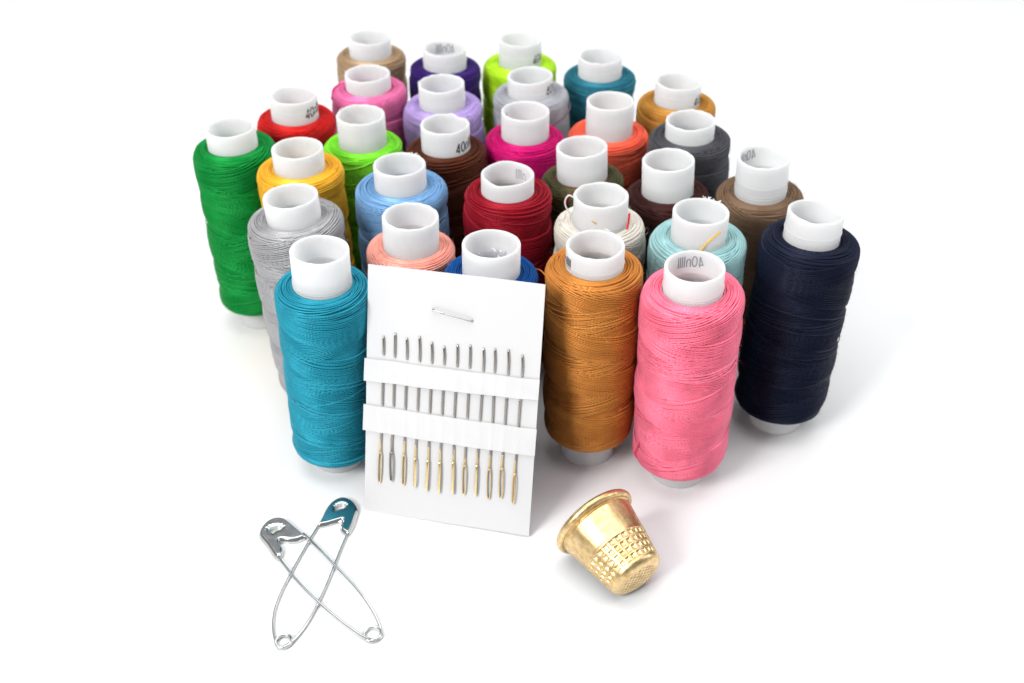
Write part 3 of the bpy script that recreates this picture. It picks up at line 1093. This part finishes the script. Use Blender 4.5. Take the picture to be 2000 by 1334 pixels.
A1 = [(-51.8, 195.9), (-51.42, 195.36), (-47.44, 190.65), (-43.17, 185.64), (-38.3, 179.95), (-34.59, 175.04), (-32.0, 171.06), (-30.46, 167.95), (-29.63, 165.65), (-29.45, 164.4)]
A2 = [(-57.9, 189.3), (-57.47, 188.68), (-53.11, 182.88), (-48.81, 177.68), (-45.11, 173.84), (-41.54, 170.47), (-37.75, 167.18), (-34.39, 164.52), (-32.43, 163.2), (-31.4, 162.7)]
AC = (-31.52, 164.75)
AH = [(-57.26, 187.54), (-60.38, 191.94), (-62.39, 194.5), (-62.81, 195.86), (-62.63, 197.47), (-61.71, 199.46), (-60.39, 200.63), (-58.94, 201.05), (-57.18, 200.63), (-55.22, 198.95), (-53.04, 196.78), (-51.17, 194.73), (-51.89, 193.6), (-53.13, 193.02), (-54.6, 192.88), (-56.45, 193.11), (-57.08, 192.93), (-56.63, 191.59), (-55.89, 190.26), (-55.89, 188.28)]
AO = [(-60.43, 196.0), (-60.29, 197.1), (-58.71, 197.7), (-57.23, 197.24), (-57.57, 196.46), (-58.67, 195.86), (-59.21, 195.09)]
B1 = [(-48.3, 199.6), (-48.43, 199.03), (-50.13, 193.33), (-51.84, 187.15), (-53.05, 182.45), (-54.25, 177.07), (-54.85, 172.24), (-54.65, 168.33), (-53.91, 164.89), (-53.2, 163.1)]
B2 = [(-40.75, 196.9), (-40.85, 196.27), (-41.89, 191.1), (-42.82, 185.43), (-43.93, 179.12), (-45.21, 173.44), (-46.55, 168.72), (-48.13, 164.89), (-49.81, 162.08), (-51.0, 160.9)]
BC = (-51.32, 162.7)
BH = [(-48.67, 198.3), (-48.11, 201.1), (-47.49, 204.03), (-46.44, 206.44), (-44.91, 207.99), (-43.24, 208.43), (-41.42, 207.65), (-39.85, 205.95), (-39.0, 203.79), (-39.23, 200.95), (-39.63, 197.93), (-40.41, 195.41), (-41.53, 195.64), (-42.67, 196.78), (-42.97, 198.39), (-42.73, 200.02), (-43.55, 199.78), (-45.15, 199.09), (-46.75, 198.48)]
BO = [(-45.0, 203.79), (-44.88, 204.99), (-43.78, 205.76), (-42.46, 205.38), (-42.48, 204.42), (-43.71, 203.79), (-44.6, 203.32)]

build_pin('silver safety pin lying underneath, its cap beside the needle card', B1, B2, BC, 1.75, BH, BO,
          lambda x, y: .34, .22, (-43.7, 204.6))


def zA(x, y):
    # the upper pin rides over the lower one's two wires and rests on the table at both ends
    f = min(1, max(0, (y - 163.0) / 12.0)) * min(1, max(.25, (199.0 - y) / 9.0))
    return .34 + .72 * f


build_pin('silver safety pin lying on top, coil toward the thimble side', A1, A2, AC, 1.95, AH, AO, zA, .45, (-58.9, 196.6))


# ------------------------------------------------------------------ thimble
def build_thimble():
    L, R1, R2 = 18.2, 10.76, 7.0
    c1 = np.array([19.549, 190.566, 10.508])
    lean = math.atan((R1 - R2) / (L - 1.5))
    hd = math.hypot(.54518, .80998)
    d = np.array([.54518 / hd * math.cos(lean), -.80998 / hd * math.cos(lean), -math.sin(lean)])
    c1[2] = R1 * math.cos(lean)
    root = empty('thimble', tuple(c1), 'brass thimble lying on its side with dimpled closed end toward the camera', 'thimble')
    u = np.array([-d[1], d[0], 0.0])
    u /= np.linalg.norm(u)
    w = np.cross(d, u)
    root.matrix_world = Matrix(((u[0], w[0], d[0], c1[0] * MM), (u[1], w[1], d[1], c1[1] * MM), (u[2], w[2], d[2], c1[2] * MM), (0, 0, 0, 1)))
    seg = 420
    th = np.linspace(0, 2 * np.pi, seg, endpoint=False)
    # profile (r, z): z runs from the open rim to the closed end
    zs = np.linspace(.6, L - 2.0, 190)
    rr = np.interp(zs, [.6, 4, 9.5, L - 2.0], [9.75, 9.1, 8.15, 6.95])
    rr -= .45 * np.exp(-((zs - 1.62) / .22) ** 2)
    rr += .10 * np.exp(-((zs - 9.2) / .35) ** 2)
    V = []
    rows = 4
    ncol = 29
    zb0, pitch = 9.2, 1.72
    for z, r in zip(zs, rr):
        k = (z - zb0) / pitch
        disp = np.zeros(seg)
        if 0 <= k < rows:
            row = int(k)
            fz = k - row
            a = (th / (2 * np.pi) * ncol + .13 * row) % 1.0
            fx = np.abs(a - .5) * 2
            fy = abs(fz - .5) * 2
            mxx = np.maximum(fx, fy)
            pit = np.clip((.68 - mxx) / .26, 0, 1)
            jit = .7 + .45 * np.sin(np.floor(th / (2 * np.pi) * ncol + .13 * row) * 12.9898 + row * 4.1) ** 2
            disp = -.30 * jit * pit + .05 * np.clip(1 - np.abs(mxx - .76) / .14, 0, 1)
        V.append(np.stack([(r + disp) * np.cos(th), (r + disp) * np.sin(th), z + 0 * th], -1))
    # rounded shoulder
    r0, z0 = rr[-1], zs[-1]
    for a in np.linspace(8, 80, 12):
        V.append(np.stack([(r0 - 2.3 + 2.3 * math.cos(math.radians(a))) * np.cos(th), (r0 - 2.3 + 2.3 * math.cos(math.radians(a))) * np.sin(th), z0 + 1.9 * math.sin(math.radians(a)) + 0 * th], -1))
    n = len(V)
    v = np.vstack(V)
    q = grid_quads(n, seg, wrap_m=True)[:, ::-1]
    # inner wall
    pi_, qi = lathe([(5.0, L - 1.0), (6.2, L - 2.6), (7.5, 9), (9.0, .9), (9.75, .6)], 96)
    v, q, t = merge([(v, q), (pi_, qi)])
    mesh_obj('body', v, q, BRASS, root)
    # closed end: a disc with rows of small pits, matching the shoulder
    rmax = r0 - 2.3 + 2.3 * math.cos(math.radians(80)) + .02
    zc = z0 + 1.9 * math.sin(math.radians(80)) - .01
    nr, ns = 80, 300
    t2 = np.linspace(0, 2 * np.pi, ns, endpoint=False)
    rad = np.linspace(0.02, rmax, nr)
    X = rad[:, None] * np.cos(t2)
    Y = rad[:, None] * np.sin(t2)
    ca, sa = math.cos(.5), math.sin(.5)
    px, py = (X * ca + Y * sa), (-X * sa + Y * ca)
    gy = py / .95
    gx = px / 1.25 + .5 * (np.floor(gy + .5) % 2)
    fx = np.abs((gx + .5) % 1 - .5) * 2
    fy = np.abs((gy + .5) % 1 - .5) * 2
    pit = np.clip((.75 - np.sqrt((fx * .95) ** 2 + (fy * 1.25) ** 2)) / .4, 0, 1) * np.clip((rmax - .35 - rad[:, None]) / .25, 0, 1)
    Z = zc + .12 * (1 - (rad[:, None] / rmax) ** 2) - .30 * pit
    v = np.stack([X, Y, Z], -1).reshape(-1, 3)
    q = grid_quads(nr, ns, wrap_m=True)[:, ::-1]
    mesh_obj('closed_end', v, q, BRASS, root)
    # rolled rim
    a = np.linspace(0, 2 * np.pi, 28, endpoint=False)
    rc, az, ar = 9.92, 1.0, .84
    rp = np.stack([rc + ar * np.cos(a), .35 + az * np.sin(a)], -1)
    rp = np.vstack([rp, rp[:1]])
    v, q = lathe(rp, 180)
    mesh_obj('rim', v, q[:, ::-1], BRASS, root)


build_thimble()
